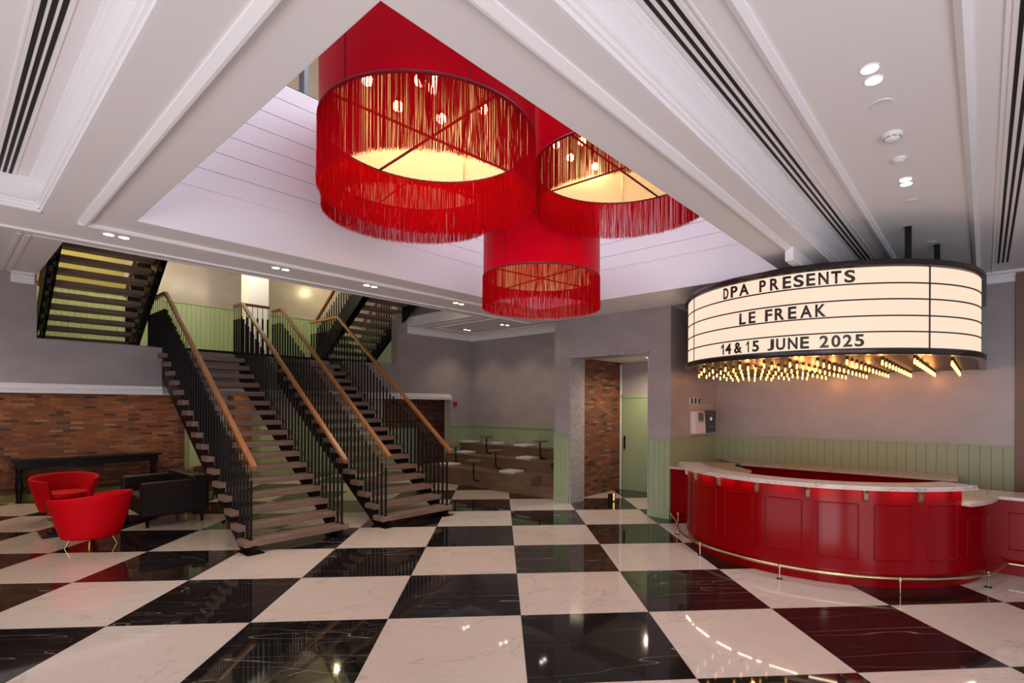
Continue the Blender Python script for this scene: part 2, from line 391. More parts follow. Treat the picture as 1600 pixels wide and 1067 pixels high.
# ------------------------------------------------------------------ walls
def grooved(bm, p0, p1, nrm, z0, z1, pitch=.10, th=.022, g=.007, cap=True, base=True):
    """tongue-and-groove panelling from p0 to p1 standing proud of the wall along nrm"""
    p0 = Vector((*p0, 0)); p1 = Vector((*p1, 0)); d = (p1-p0); L = d.length; d.normalize(); nv = Vector((*nrm, 0))
    n = max(1, round(L/pitch)); pt = L/n
    pr = [(0, 0)]
    for i in range(n):
        a = i*pt; pr += [(a+(g/2 if i else 0), th), (a+pt-(g/2 if i < n-1 else 0), th)]
        if i < n-1: pr += [(a+pt, th-.008)]
    pr += [(L, 0)]
    lo = [bm.verts.new(p0 + d*a + nv*b_ + Vector((0,0,z0))) for a, b_ in pr]; hi = [bm.verts.new(p0 + d*a + nv*b_ + Vector((0,0,z1))) for a, b_ in pr]
    for i in range(len(pr)-1): bm.faces.new((lo[i], lo[i+1], hi[i+1], hi[i]))
    def bar(za, zb, t2):
        c = [p0, p1, p1+nv*t2, p0+nv*t2]
        A = [bm.verts.new(q + Vector((0,0,za))) for q in c]; C = [bm.verts.new(q + Vector((0,0,zb))) for q in c]
        bm.faces.new(A[::-1]); bm.faces.new(C)
        for i in range(4): j = (i+1) % 4; bm.faces.new((A[i], A[j], C[j], C[i]))
    if cap: bar(z1, z1+.022, th+.018)
    if base: bar(z0, z0+.12, th+.012); bar(z0+.12, z0+.135, th+.006)
# pier wall with doorway (plane x = 8.22)
PX = 8.22
bm = B(); box(bm, PX, PX+.45, 6.255, 6.66, 0, H); box(bm, PX, PX+.2, 4.1, 4.515, 0, H); box(bm, PX, PX+.45, 4.515, 6.255, 2.907, H)
struct('wall_pier', bm, M_gray, 'grey plaster wall with marble-framed doorway')
bm = B()
box(bm, PX-.02, PX+.45, 6.235, 6.275, 0, 2.90); box(bm, PX-.02, PX+.22, 4.50, 4.53, 0, 2.90); box(bm, PX-.02, PX+.45, 4.50, 6.275, 2.885, 2.93)
struct('door_1', bm, M_jamb, 'grey marble door surround')
bm = B(); grooved(bm, (PX, 6.66), (PX, 6.28), (-1,0), 0, 1.35); struct('trim_wainscot_a', bm, M_green)
bm = B(); grooved(bm, (PX, 4.495), (PX, 4.1), (-1,0), 0, 1.35); struct('trim_wainscot_b', bm, M_green)
# side wall behind the wall-mounted terminals (plane y = 4.12)
bm = B(); box(bm, PX+.2, 10.4, 4.12, 4.3, 0, HC); struct('wall_side', bm, M_gray)
bm = B(); grooved(bm, (PX, 4.12), (10.25, 4.12), (0,-1), 0, 1.35); struct('trim_wainscot_c', bm, M_green)
# wall behind the counter
XC = 10.25
bm = B(); box(bm, XC, XC+.2, -4, 4.12, 0, HC); struct('wall_counter', bm, M_gray, 'grey plaster wall behind the red counter')
bm = B(); grooved(bm, (XC, 4.1), (XC, -4), (-1,0), 0, 1.355, pitch=.13); struct('trim_wainscot_d', bm, M_green)
bm = B(); box(bm, XC-.05, XC, -4, -.34, 0, HC); struct('wall_shade_strip', bm, M_wallshade, 'length of wall at the right edge, its shade painted in brown')  # brown tint and slight step stand in for shade on this wall
cornice = [(0,0),(0,-.16),(-.012,-.16),(-.02,-.14),(-.02,-.09),(-.035,-.07),(-.035,-.05),(-.06,-.03),(-.09,-.025),(-.09,0)]
trim(cornice, (XC, -4, HC), (XC, 1.43, HC), (1,0,0), label='white cornice')
# back corner: mezzanine wall and bleacher wall
XB = 10.05
bm = B(); box(bm, XB, XB+.2, 6.66, YB+.2, 0, HC); struct('wall_seating', bm, M_gray, 'grey plaster wall behind the tiered seats')
bm = B(); grooved(bm, (XB, YB), (XB, 6.66), (-1,0), 0, 1.36); struct('trim_wainscot_e', bm, M_green)
bm = B()
box(bm, -4, VX0, YB, YB+.25, 2.10, 7.0)                # left of the opening, full height
box(bm, VX0, 2.65, YB, YB+.25, 2.10, 2.95)
box(bm, 2.65, 6.15, YB+.18, YB+.30, 2.10, 2.93)        # under the landing nosing
box(bm, 6.15, 7.55, YB, YB+.25, 2.10, 2.95)
box(bm, 7.55, 9.27, YB, YB+.25, 2.10, 7.0); box(bm, 9.27, XB, YB, YB+.25, 0, HC+.1)
struct('wall_mezzanine', bm, M_gray, 'grey plaster wall with stair openings')
led = [(0,2.10),(-.06,2.10),(-.06,2.155),(-.075,2.16),(-.075,2.18),(-.03,2.19),(-.03,2.225),(-.05,2.235),(-.05,2.25),(0,2.25)]
bm = B(); extr(bm, led, (-4, YB, 0), (2.65, YB, 0), (0,1,0)); struct('trim_ledge_left', bm, M_white)
bm = B(); extr(bm, led, (2.65, YB+.18, 0), (6.15, YB+.18, 0), (0,1,0)); struct('trim_ledge_middle', bm, M_white)
bm = B(); extr(bm, led, (6.15, YB, 0), (9.27, YB, 0), (0,1,0)); struct('trim_ledge_right', bm, M_white)
trim(cornice, (-4, YB, HC), (.60, YB, HC), (0,1,0)); trim(cornice, (.74, YB, HC), (1.0, YB, HC), (0,1,0))
trim(cornice, (7.85, YB, HC), (XB, YB, HC), (0,1,0)); trim(cornice, (XB, YB, HC), (XB, 6.66, HC), (1,0,0))
bm = B(); grooved(bm, (9.28, YB), (XB, YB), (0,-1), 0, 1.36); struct('trim_wainscot_f', bm, M_green)
# under the mezzanine: brick, green panelling, low ceiling
bm = B(); box(bm, -4, 3.88, 14.5, 14.7, 0, 2.9); struct('wall_brick_left', bm, M_brick, 'mottled brick wall behind the armchairs')
bm = B(); box(bm, 10.55, 12, 14.4, 14.7, 0, 2.9); box(bm, 9.3, 10.55, 14.46, 14.5, 1.2, 2.2); struct('wall_brick_right', bm, M_brick, 'strip of brick wall seen beyond the right staircase')
bm = B(); box(bm, 4.75, 5.15, 13.9, 14.3, 0, 2.8); struct('wall_brick_pier', bm, M_brick)
bm = B(); box(bm, 3.88, 13, 14.5, 14.7, 0, 7); box(bm, -4, 3.88, 14.5, 14.7, 2.95, 7); box(bm, 12, 12.2, 11.5, 14.5, 0, 7); box(bm, -4.0, -3.8, 11.3, 14.5, 0, 7); struct('wall_back', bm, M_gray)
bm = B(); grooved(bm, (3.88, 14.5), (10.5, 14.5), (0,-1), 0, 1.4); struct('trim_wainscot_g', bm, M_green)
bm = B(); grooved(bm, (-3.5, 14.5), (12, 14.5), (0,-1), 2.99, 4.33); struct('trim_wainscot_landing', bm, M_green, 'sage green boarding along the landing wall')
bm = B(); box(bm, 3.9, 4.15, 14.2, 14.5, 0, 2.3); struct('trim_post', bm, M_green)
bm = B(); box(bm, -3.5, 1.0, 14.44, 14.5, 0, .14); box(bm, 1.0, 3.88, 14.44, 14.5, 0, .14); struct('baseboard_brick', bm, M_olive)
# landing slab
bm = B()
box(bm, -3.8, 12, YB+.26, 14.5, 2.82, 2.985)
struct('floor_landing', bm, M_gray)
bm = B(); box(bm, 2.6, 6.2, YB+.15, YB+.27, 2.955, 2.99); struct('trim_landing_edge', bm, M_black)
# square column on the landing
bm = B(); box(bm, 4.70, 5.14, 12.9, 13.35, 2.985, 7); struct('wall_column', bm, M_white, 'white square column standing on the landing')
# void over the upper flights
bm = B(); box(bm, VX0-.2, VX0, VY0-.2, YB, HC+T, 7); box(bm, VX1+.15, VX1+.35, VY0-.2, YB, HC+T, 7); box(bm, VX0, VX1+.15, VY0-.2, VY0, HC+T, 7)
struct('wall_void', bm, M_gray)
bm = B(); box(bm, -4, 13, VY0-.2, 14.7, 5.95, 6.1); struct('ceiling_landing', bm, M_ceil)
bm = B(); box(bm, 3.0, 4.4, 12.2, 14.4, 5.55, 5.95); struct('trim_beam', bm, M_ceil)
bm = B(); box(bm, 1.0, 2.7, 14.40, 14.46, 4.4, 5.5); struct('trim_brown_panel', bm, M_olive)
# corridor beyond the doorway
bm = B(); box(bm, PX+.45, 10.5, 6.47, 6.65, 0, H); struct('wall_brick_corridor', bm, M_brick, 'brick wall seen through the marble doorway')
bm = B(); box(bm, 10.45, 10.6, 4.3, 6.47, 0, H); struct('wall_corridor', bm, M_gray)
bm = B(); box(bm, PX+.45, 10.5, 4.3, 6.6, 2.95, 3.05); struct('ceiling_corridor', bm, M_ceil)
t = bpy.data.objects.new('door_2', None); COL.objects.link(t); t.location = (10.43, 6.05, 0); t['kind'] = 'structure'
bm = B(); box(bm, 0, .05, -.36, .36, 0, 2.12); obj('door_leaf', bm, M_green, t, bevel=.004)
bm = B(); box(bm, -.02, 0, -.36, -.355, .1, 2.0); box(bm, -.01, .06, -.44, -.37, 0, 2.2); box(bm, -.01, .06, .37, .43, 0, 2.2); box(bm, -.01, .06, -.44, .43, 2.13, 2.2); obj('door_frame', bm, M_green, t)
bm = B(); box(bm, -.03, 0, .28, .31, .95, 1.25); obj('door_handle', bm, M_black, t)
for zz in (.35, 1.75):
    bm = B(); box(bm, -.012, 0, -.36, -.34, zz, zz+.16); obj('hinge', bm, M_black, t)
bm = B(); box(bm, 10.40, 10.44, 6.44, 6.465, 0, 2.9); struct('trim_corner_strip', bm, M_white)
bm = B(); box(bm, 10.43, 10.45, 4.3, 5.62, 0, 2.12); struct('trim_yellow_light_stand_in', bm, M_olive)  # olive colour stands in for yellow light beside the green door
# lobby sides behind the camera (glazed front and closing walls)
def glazed(name, p0, p1, z0, z1, n):
    bm = B(); p0 = Vector(p0); p1 = Vector(p1); d = p1-p0; w = .04
    for i in range(n+1):
        c = p0 + d*i/n; box(bm, c.x-w, c.x+w, c.y-w, c.y+w, z0, z1)
    for z in (z0, 2.4, z1-.08):
        box(bm, min(p0.x,p1.x)-w, max(p0.x,p1.x)+w, min(p0.y,p1.y)-w, max(p0.y,p1.y)+w, z, z+.08)
    o = struct(name, bm, M_black); return o
glazed('window_1', (-3, -3.6, 0), (-3, 8, 0), 0, HC, 8); glazed('window_2', (-3, -3.6, 0), (10, -3.6, 0), 0, HC, 9)
bm = B(); box(bm, -4, -3, 8, YB, 0, HC); struct('wall_left', bm, M_gray)
bm = B(); box(bm, 10.0, 10.3, -4, -3.6, 0, HC); struct('wall_right', bm, M_gray)

# ------------------------------------------------------------------ ceiling slot diffusers
def slot_vent(p0, p1, ax, gaps, label):
    p0 = Vector(p0); p1 = Vector(p1); t = thing('slot_diffuser', label, 'air vent', p0, 0, None)
    d = (p1-p0); L = d.length; d.normalize(); a = Vector(ax)
    bm = B(); extr(bm, [(gaps[0]-.035,0),(gaps[0]-.035,-.006),(gaps[-1]+.035,-.006),(gaps[-1]+.035,0)], (0,0,0), d*L, a); obj('frame', bm, M_ceil, t)
    for g in gaps:
        bm = B(); extr(bm, [(g-.011,-.005),(g-.011,-.0075),(g+.011,-.0075),(g+.011,-.005)], d*.03, d*(L-.03), a); obj('slot', bm, M_slot, t)
    return t
slot_vent((.9, 1.23, HC), (8.28, 1.23, HC), (0,1,0), (-.046, 0, .046), 'long three-slot black air vent beside the bright moulding over the counter')
slot_vent((2.5, -.185, HC), (9.6, -.185, HC), (0,1,0), (-.046, 0, .046), 'three-slot air vent at the right edge of the ceiling')
slot_vent((.385, .5, HC), (.385, 6.92-.42, HC), (1,0,0), (-.036, 0, .036), 'three-slot black air vent at the left of the ceiling')
slot_vent((-.6, 8.45, HC), (7.8, 8.45, HC), (0,1,0), (-.03, .02), 'long thin dark air vent along the ceiling over the stair opening')

# ------------------------------------------------------------------ downlights and ceiling devices
def make_down(r=.043):
    t = thing('recessed_downlight', 'x', 'ceiling light', (0,0,0), 0, 'recessed ceiling downlights')
    bm = B(); lathe(bm, [(r*1.25,0),(r*1.25,-.004),(r*1.08,-.007),(r,-.003),(r,0)], n=28); obj('trim_ring', bm, M_white, t, smooth=True)
    bm = B(); lathe(bm, [(0.0001,-.002),(r*.99,-.002)], n=28); obj('lens', bm, M_lamp, t)
    return t
proto = make_down(); used = False
def down(x, y, z, label, power=9, ang=110, group='recessed ceiling downlights', col=WARM):
    global used
    if not used: proto.location = (x, y, z); proto['label'] = label; proto['group'] = group; used = True
    else: dup(proto, (x, y, z), 0, label, group)
    spot('spot_beam', (x, y, z-.03), power, col, ang, rad=.05)
DL = [(1.155,6.825),(1.281,6.831),(2.806,6.829),(2.925,6.83),(4.06,6.8),(4.18,6.8),(5.718,6.795),(5.853,6.804)]
nm = ['over the left staircase opening', 'between the left and middle pairs of the row', 'right of the middle of the row', 'left of the lowest red lamp']
for i, (x, y) in enumerate(DL): down(x, y, H, '%s downlight of the pair %s in the beam before the stairs' % (('left' if i % 2 == 0 else 'right'), ['furthest left', 'second from the left', 'third from the left', 'fourth from the left'][i//2]), 22, group='downlights in the beam before the stairs')
for i, (x, y) in enumerate([(9.09,10.41),(9.23,10.42),(9.10,9.05),(9.25,9.02),(9.06,7.70),(9.20,7.72)]):
    down(x, y, HC, '%s downlight of the %s pair over the tiered seats' % (('left' if i % 2 == 0 else 'right'), ['farthest', 'middle', 'nearest'][i//2]), 16, group='downlights over the tiered seats')
for i, (x, y) in enumerate([(3.603,.524),(3.745,.524),(5.55,.535),(5.67,.54)]):
    down(x, y, HC, ['upper', 'lower'][i % 2] + ' downlight of the ' + ['nearer', 'farther'][i//2] + ' pair in the ceiling before the marquee', 30, group='downlights before the marquee', col=(1,.87,.74))
down(9.6, 5.3, 2.95, 'single downlight in the corridor ceiling beyond the marble doorway', 110, 165, group=None)
def disc_dev(name, label, cat, x, y, z, prof, mt=M_white, dark=None):
    t = thing(name, label, cat, (x, y, z)); bm = B(); lathe(bm, prof, n=30); obj('housing', bm, mt, t, smooth=True)
    if dark:
        for a in range(0, 360, 45):
            bm = B(); lathe(bm, [(dark[0], dark[1]), (dark[0]+.002, dark[1]-.006), (dark[0]-.004, dark[1]-.006), (dark[0]-.004, dark[1])], n=6, a0=a+6, a1=a+38, close=True); obj('vent_slot', bm, M_slot, t)
    return t
disc_dev('ceiling_speaker', 'flat round cream speaker cover in ceiling after the nearer downlight pair', 'ceiling speaker', 4.073, .523, HC, [(0,-.004),(.055,-.004),(.062,-.006),(.066,0)], M_plastic)
disc_dev('smoke_detector', 'larger white domed smoke detector with dark slots on the ceiling', 'smoke detector', 4.58, .523, HC, [(0,-.055),(.03,-.054),(.045,-.045),(.055,-.028),(.065,-.02),(.067,0)], M_plastic, dark=(.0545,-.026))
disc_dev('smoke_detector', 'smaller white smoke detector between the large one and farther downlights', 'smoke detector', 5.06, .53, HC, [(0,-.035),(.03,-.033),(.042,-.02),(.052,-.012),(.054,0)], M_plastic)
disc_dev('sprinkler_cover', 'flat round sprinkler cover plate just beyond the farther downlight pair', 'sprinkler', 6.158, .54, HC, [(0,-.004),(.05,-.004),(.056,0)], M_ceil)
disc_dev('sprinkler_cover', 'flat round cover plate in the ceiling just above the marquee rim', 'sprinkler', 7.86, .50, HC, [(0,-.004),(.05,-.004),(.056,0)], M_ceil)
for i, (x, y) in enumerate([(2.0, 6.80), (3.42, 6.8), (4.9, 6.8)]):
    disc_dev('sprinkler_cover', ['flat round cover plate left of the second downlight pair in the beam', 'flat round cover plate between second and third pairs in the beam', 'flat round cover plate right of the third pair in the beam'][i], 'sprinkler', x, y, H, [(0,-.004),(.035,-.004),(.04,0)], M_ceil)

# ------------------------------------------------------------------ fringed drum pendants
def fringe_mesh(bm_name, r, z1, L, n, parent, seed, layers=2):
    rnd = random.Random(seed); vs = []; fs = []
    for q in range(layers):
        rr = r - .012*q
        for i in range(n):
            a = 2*PI*(i+rnd.random()*.6)/n; w = .0014; sway = rnd.gauss(0, .0015); rad = rr + rnd.gauss(0, .003)
            l = L*(1 - .03*rnd.random()) + rnd.gauss(0, .008) - (.04*L if rnd.random() < .12 else 0)
            segs = [(0, 0), (.5, sway), (1, sway*3)]
            base = len(vs)
            for f, s in segs:
                aa = a + s; rd = rad + s
                cx_, cy_, cz = rd*math.cos(aa), rd*math.sin(aa), z1 - l*f
                for k in range(3):
                    b_ = 2*PI*k/3 + i
                    vs.append((cx_ + w*math.cos(b_), cy_ + w*math.sin(b_), cz))
            for s in range(2):
                for k in range(3):
                    k2 = (k+1) % 3; fs.append((base+3*s+k, base+3*s+k2, base+3*s+3+k2, base+3*s+3+k))
    me = bpy.data.meshes.new(bm_name); me.from_pydata(vs, [], fs); me.materials.append(M_fringe)
    o = bpy.data.objects.new(bm_name, me); COL.objects.link(o); o.parent = parent; o['kind'] = 'stuff'
    return o
PG = 2.3
def pendant(c, r, zrim, height, L, label, bulbs, tiers=(), cross=0., nthr=1100, seed=1, power=40):
    t = thing('fringed_drum_pendant', label, 'pendant lamp', (c[0], c[1], zrim), 0, 'red fringed drum pendants')
    bm = B(); lathe(bm, [(r,0),(r,height)], n=96); obj('drum_shade', bm, M_shadered, t, smooth=True)
    bm = B(); lathe(bm, [(r-.012,0),(r-.012,height-.01),(0.001,height-.01)], n=96); obj('lining', bm, M_lining, t, smooth=True)
    for a in range(0, 360, 60):
        bm = B(); aa = R(a+cross+14); cyl(bm, ((r+.002)*math.cos(aa), (r+.002)*math.sin(aa), 0), ((r+.002)*math.cos(aa), (r+.002)*math.sin(aa), height), .0035, n=5); obj('seam', bm, M_rim, t)
    def ring(rr, z, mt):
        bm = B(); tube(bm, [(rr*math.cos(2*PI*i/72), rr*math.sin(2*PI*i/72), z) for i in range(72)], .013, 8, True); obj('rim', bm, mt, t, smooth=True)
        for k in range(2):
            a = R(cross + 90*k); bm = B(); cyl(bm, (rr*math.cos(a), rr*math.sin(a), z+.004), (-rr*math.cos(a), -rr*math.sin(a), z+.004), .011, n=8); obj('crossbar', bm, mt, t)
    ring(r, 0, M_rim)
    for a in (30, 120, 210, 300):
        bm = B(); aa = R(a); cyl(bm, ((r-.03)*math.cos(aa), (r-.03)*math.sin(aa), 0), ((r-.03)*math.cos(aa), (r-.03)*math.sin(aa), height-.02), .006, n=6); obj('inner_rod', bm, M_brass, t)
    fringe_mesh('fringe', r+.006, 0, L, nthr, t, seed)
    for (rr, z, l) in tiers:
        ring(rr, z, M_rim)
        for k in range(4):
            a = R(cross + 90*k); bm = B(); cyl(bm, (rr*math.cos(a), rr*math.sin(a), z), ((r-.02)*math.cos(a), (r-.02)*math.sin(a), 0), .005, n=6); obj('hanger', bm, M_rim, t)
        fringe_mesh('fringe', rr+.006, z, l, int(nthr*.95), t, seed+5)
    for (bx, by, bz) in bulbs:
        bm = B(); cyl(bm, (bx, by, bz+.04), (bx, by, bz+.09), .016, n=10); cyl(bm, (bx, by, bz+.09), (bx, by, height-.01), .003, n=5); so = obj('lamp_holder', bm, M_brass, t)
        bm = B(); bmesh.ops.create_uvsphere(bm, u_segments=16, v_segments=10, radius=.044, matrix=Matrix.Translation((bx, by, bz))); obj('bulb', bm, M_bulb, t, smooth=True)
    bm = B(); cyl(bm, (0,0,height), (0,0,9-zrim), .012, n=8); obj('suspension_rod', bm, M_black, t)
    l = point('pendant_glow', (c[0], c[1], zrim+.35), power, (1,.78,.54), .12)
    return t
def ub(px, py, c, z):   # position on a level z seen at a pixel, used only while measuring the bulbs
    d = fw + cr*(px-CXP)/F_PX - cu*(py-CYP)/F_PX; k = (z-EYE)/d.z; return (d.x*k-c[0], d.y*k-c[1])
b1 = [(-.333,.376,.45),(-.06,.065,.45),(.032,-.02,.45),(.067,.068,.45),(.032,.50,.45),(.39,.366,.45),(.527,-.03,.45)]
pendant((2.55, 3.34), .82, 4.05, 1.25, .50, 'largest-looking red drum pendant nearest the camera, top cut off by the ceiling edge', b1, cross=-4, nthr=2000, seed=3, power=PG)
pendant((4.83, 3.02), .93, 4.5, 1.2, .45, 'red drum pendant at upper right, half hidden by the ceiling edge', [(-.25,.69,.4),(-.5,.44,.4),(-.12,.42,.4),(.10,.75,.4),(.48,.655,.4)], cross=2, nthr=2000, seed=9, power=PG*1.1)
pendant((3.51, 4.95), .93, 4.5, 1.2, .45, 'red drum pendant hidden behind the nearest one, only its fringe showing below', [(-.3,-.2,.3),(.2,-.2,.35),(.1,.3,.3)], cross=-10, nthr=2000, seed=13, power=PG)
pendant((5.47, 4.68), .80, 3.70, 1.30, .43, 'lowest red drum pendant, hanging beyond the others', [(-.3,.1,.3),(.2,.2,.35),(.1,-.3,.3),(-.1,.35,.4)], cross=-9, nthr=1700, seed=17, power=PG*.8)

# ------------------------------------------------------------------ marquee sign
SC = (8.1, 1.79); SR = 1.76
sign = thing('marquee_sign', 'curved cinema marquee sign with lit cream panel and black letters', 'sign', (SC[0], SC[1], 2.56))
def dshape(r, n=72, back=XC-.02):
    pts = [(SC[0]+r*math.cos(R(a)) - SC[0], r*math.sin(R(a))) for a in [90 + 180*i/n for i in range(n+1)]]
    return pts + [(back-SC[0], -r), (back-SC[0], r)]
def zs(z): return z-2.56
bm = B(); prism(bm, dshape(SR-.02), zs(2.52), zs(3.48)); obj('sign_box', bm, M_darkmetal, sign)
bm = B(); lathe(bm, [(SR, zs(2.56)), (SR, zs(3.46))], n=96, a0=92, a1=268); obj('lit_panel', bm, M_signface, sign, smooth=True)
bm = B(); lathe(bm, [(SR-.04,zs(3.445)),(SR+.02,zs(3.445)),(SR+.045,zs(3.46)),(SR+.045,zs(3.50)),(SR+.03,zs(3.52)),(SR-.04,zs(3.52))], n=96, a0=90, a1=270, close=True)
box(bm, 0, XC-.02-SC[0], -SR-.045, -SR+.03, zs(3.445), zs(3.52)); box(bm, 0, XC-.02-SC[0], SR-.03, SR+.045, zs(3.445), zs(3.52)); obj('top_rim', bm, M_darkmetal, sign, smooth=True)
bm = B(); lathe(bm, [(SR-.04,zs(2.50)),(SR+.035,zs(2.50)),(SR+.045,zs(2.512)),(SR+.045,zs(2.555)),(SR+.03,zs(2.57)),(SR-.04,zs(2.57))], n=96, a0=90, a1=270, close=True)
box(bm, 0, XC-.02-SC[0], -SR-.05, -SR+.03, zs(2.50), zs(2.57)); box(bm, 0, XC-.02-SC[0], SR-.03, SR+.05, zs(2.50), zs(2.57)); obj('bottom_rim', bm, M_darkmetal, sign, smooth=True)
bm = B(); prism(bm, dshape(SR-.03), zs(2.51), zs(2.54)); obj('soffit_panel', bm, M_soffit, sign)
for z in (3.268, 3.096, 2.918, 2.746):
    bm = B(); lathe(bm, [(SR,zs(z-.0075)),(SR+.008,zs(z-.0075)),(SR+.008,zs(z+.0075)),(SR,zs(z+.0075))], n=96, a0=91, a1=269, close=True); obj('letter_rail', bm, M_darkmetal, sign)
for a, w in ((132.3,.12), (229.4,.22)):
    bm = B(); lathe(bm, [(SR,zs(2.56)),(SR+.009,zs(2.56)),(SR+.009,zs(3.46)),(SR,zs(3.46))], n=2, a0=a-w, a1=a+w, close=True); obj('divider', bm, M_darkmetal, sign)
# letters: glyph outlines bent round the panel
def on_cyl(px):
    d = fw + cr*(px-CXP)/F_PX; a = d.x**2+d.y**2; b_ = -2*(d.x*SC[0]+d.y*SC[1]); c_ = SC[0]**2+SC[1]**2-SR*SR
    k = (-b_-math.sqrt(b_*b_-4*a*c_))/(2*a); return math.degrees(math.atan2(d.y*k-SC[1], d.x*k-SC[0])) % 360
M_letter = mat('black_acrylic_letter', (.022,.014,.012), .35)
def glyph_one(a0, a1, z0, z1):
    bm = B(); P_ = [(.62,0),(.95,0),(.95,1),(.70,1),(.05,.74),(.05,.60),(.62,.80)]
    def at(u_, w, r): a = R(a0+(a1-a0)*u_); return (r*math.cos(a), r*math.sin(a), zs(z0+(z1-z0)*w))
    A = [bm.verts.new(at(u_, w, SR+.012)) for u_, w in P_]; C = [bm.verts.new(at(u_, w, SR+.005)) for u_, w in P_]
    for idx in ((0,1,2,3,6),(3,4,5,6)): bm.faces.new([A[i] for i in idx]); bm.faces.new([C[i] for i in idx][::-1])
    for i in range(7): j = (i+1) % 7; bm.faces.new((A[i], A[j], C[j], C[i]))
    obj('letter', bm, M_letter, sign)
def glyph(ch, a0, a1, z0, z1):
    if ch == '1': return glyph_one(a0, a1, z0, z1)
    cu_ = bpy.data.curves.new('glyph', 'FONT'); cu_.body = ch; cu_.size = 1; cu_.offset = .027; cu_.extrude = 0; cu_.resolution_u = 6
    to = bpy.data.objects.new('glyph', cu_); COL.objects.link(to)
    dg = bpy.context.evaluated_depsgraph_get(); dg.update(); me = bpy.data.meshes.new_from_object(to.evaluated_get(dg))
    bpy.data.objects.remove(to)
    bm = bmesh.new(); bm.from_mesh(me); bpy.data.meshes.remove(me)
    bmesh.ops.remove_doubles(bm, verts=bm.verts[:], dist=1e-4)
    for f in range(1, 12): bmesh.ops.bisect_plane(bm, geom=bm.verts[:]+bm.edges[:]+bm.faces[:], plane_co=(f*.07,0,0), plane_no=(1,0,0))
    xs = [v.co.x for v in bm.verts]; ys = [v.co.y for v in bm.verts]; x0, x1, y0, y1 = min(xs), max(xs), min(ys), max(ys)
    for v in bm.verts:
        u_ = (v.co.x-x0)/(x1-x0); w = (v.co.y-y0)/(y1-y0); a = R(a0 + (a1-a0)*u_)
        v.co = ((SR+.012)*math.cos(a), (SR+.012)*math.sin(a), zs(z0 + (z1-z0)*w))
    ret = bmesh.ops.extrude_face_region(bm, geom=bm.faces[:])
    for v in ret['geom']:
        if isinstance(v, bmesh.types.BMVert):
            l = math.hypot(v.co.x, v.co.y); v.co.x *= (l-.006)/l; v.co.y *= (l-.006)/l
    obj('letter', bm, M_letter, sign)
rows_ = [(3.286, 3.424, [('D',430,470),('P',490,545),('A',560,640),('P',727,780),('R',815,890),('E',920,990),('S',1010,1095),('E',1115,1190),('N',1215,1300),('T',1320,1405),('S',1430,1520)]),
         (2.932, 3.072, [('L',562,615),('E',640,695),('F',775,835),('R',855,935),('E',965,1035),('A',1065,1165),('K',1190,1280)]),
         (2.662, 2.728, [])]
rows_[2] = (2.588, 2.722, [('1',410,435),('4',447,495),('&',520,585),('1',617,643),('5',670,725),('J',795,850),('U',868,942),('N',965,1045),('E',1067,1140),('2',1227,1303),('0',1325,1400),('2',1420,1497),('5',1518,1596)])
for z0, z1, ls in rows_:
    for ch, a, b_ in ls: glyph(ch, on_cyl(1050+a/5.333), on_cyl(1050+b_/5.333), z0, z1)
# bulbs under the sign
bulb_pts = []
for j in range(12):
    y = .285 + .302*j
    for i in range(12):
        x = 10.08 - .303*i
        dx = x-SC[0]; dy = y-SC[1]
        if dx > 0 or math.hypot(dx, dy) < SR-.15: bulb_pts.append((x-SC[0], dy))
bulb_pts.sort(key=lambda p: (p[0]+SC[0])**2+(p[1]+SC[1])**2)
def bulb_shapes(bmS, bmF, x, y):
    cyl(bmS, (x,y,.016), (x,y,-.02), .017, n=10); lathe(bmF, [(.001,-.085),(.008,-.082),(.013,-.068),(.013,-.052),(.009,-.032),(.008,-.02)], (x,y,0), n=10)
bS = B(); bF = B(); bulb_shapes(bS, bF, 0, 0)
s0 = obj('bulb_socket', bS, M_darkmetal, sign, smooth=True); f0 = obj('light_bulb', bF, M_filament, s0, smooth=True); first = True
for (x, y) in bulb_pts[:100]:
    if first: s0.location = (x, y, -.066); first = False; continue
    c = s0.copy(); COL.objects.link(c); c.location = (x, y, -.066); d = f0.copy(); COL.objects.link(d); d.parent = c
if len(bulb_pts) > 100:
    bS = B(); bF = B()
    for (x, y) in bulb_pts[100:]: bulb_shapes(bS, bF, x, y)
    bmesh.ops.translate(bS, verts=bS.verts[:], vec=(0,0,-.066)); bmesh.ops.translate(bF, verts=bF.verts[:], vec=(0,0,-.066))
    o = obj('bulb_socket', bS, M_darkmetal, sign); o['kind'] = 'stuff'; p = obj('light_bulb', bF, M_filament, o); p['kind'] = 'stuff'
for (x, y) in bulb_pts[1::4]:
    if SC[0]+x < 9.6 and y < 1.2: point('marquee_bulb_glow', (SC[0]+x+.02, SC[1]+y+.02, 2.37), 2.1, (1,.34,.08), .012)
# hangers from the ceiling to the sign
for i, (x, y) in enumerate([(7.03,.65),(8.02,.45),(7.20,1.52)]):
    bm = B(); box(bm, -.03, .03, -.03, .03, 0, (HC if y < 1.43 else H)-3.52)
    o = obj('sign_hanger_post', bm, M_black, loc=(x, y, 3.52)); tag(o, ['black steel post holding the marquee, tallest one in view', 'black steel post holding the marquee near its right end', 'short black steel post above the letters of the marquee'][i], 'hanger post', 'marquee hanger posts')
bm = B(); box(bm, 0, 1.6, -.042, .042, 0, H-3.525); o = obj('sign_bearer', bm, M_white, loc=(6.04, 1.62, 3.525)); tag(o, 'slim white bearer under the ceiling above the left part of the marquee', 'bearer')

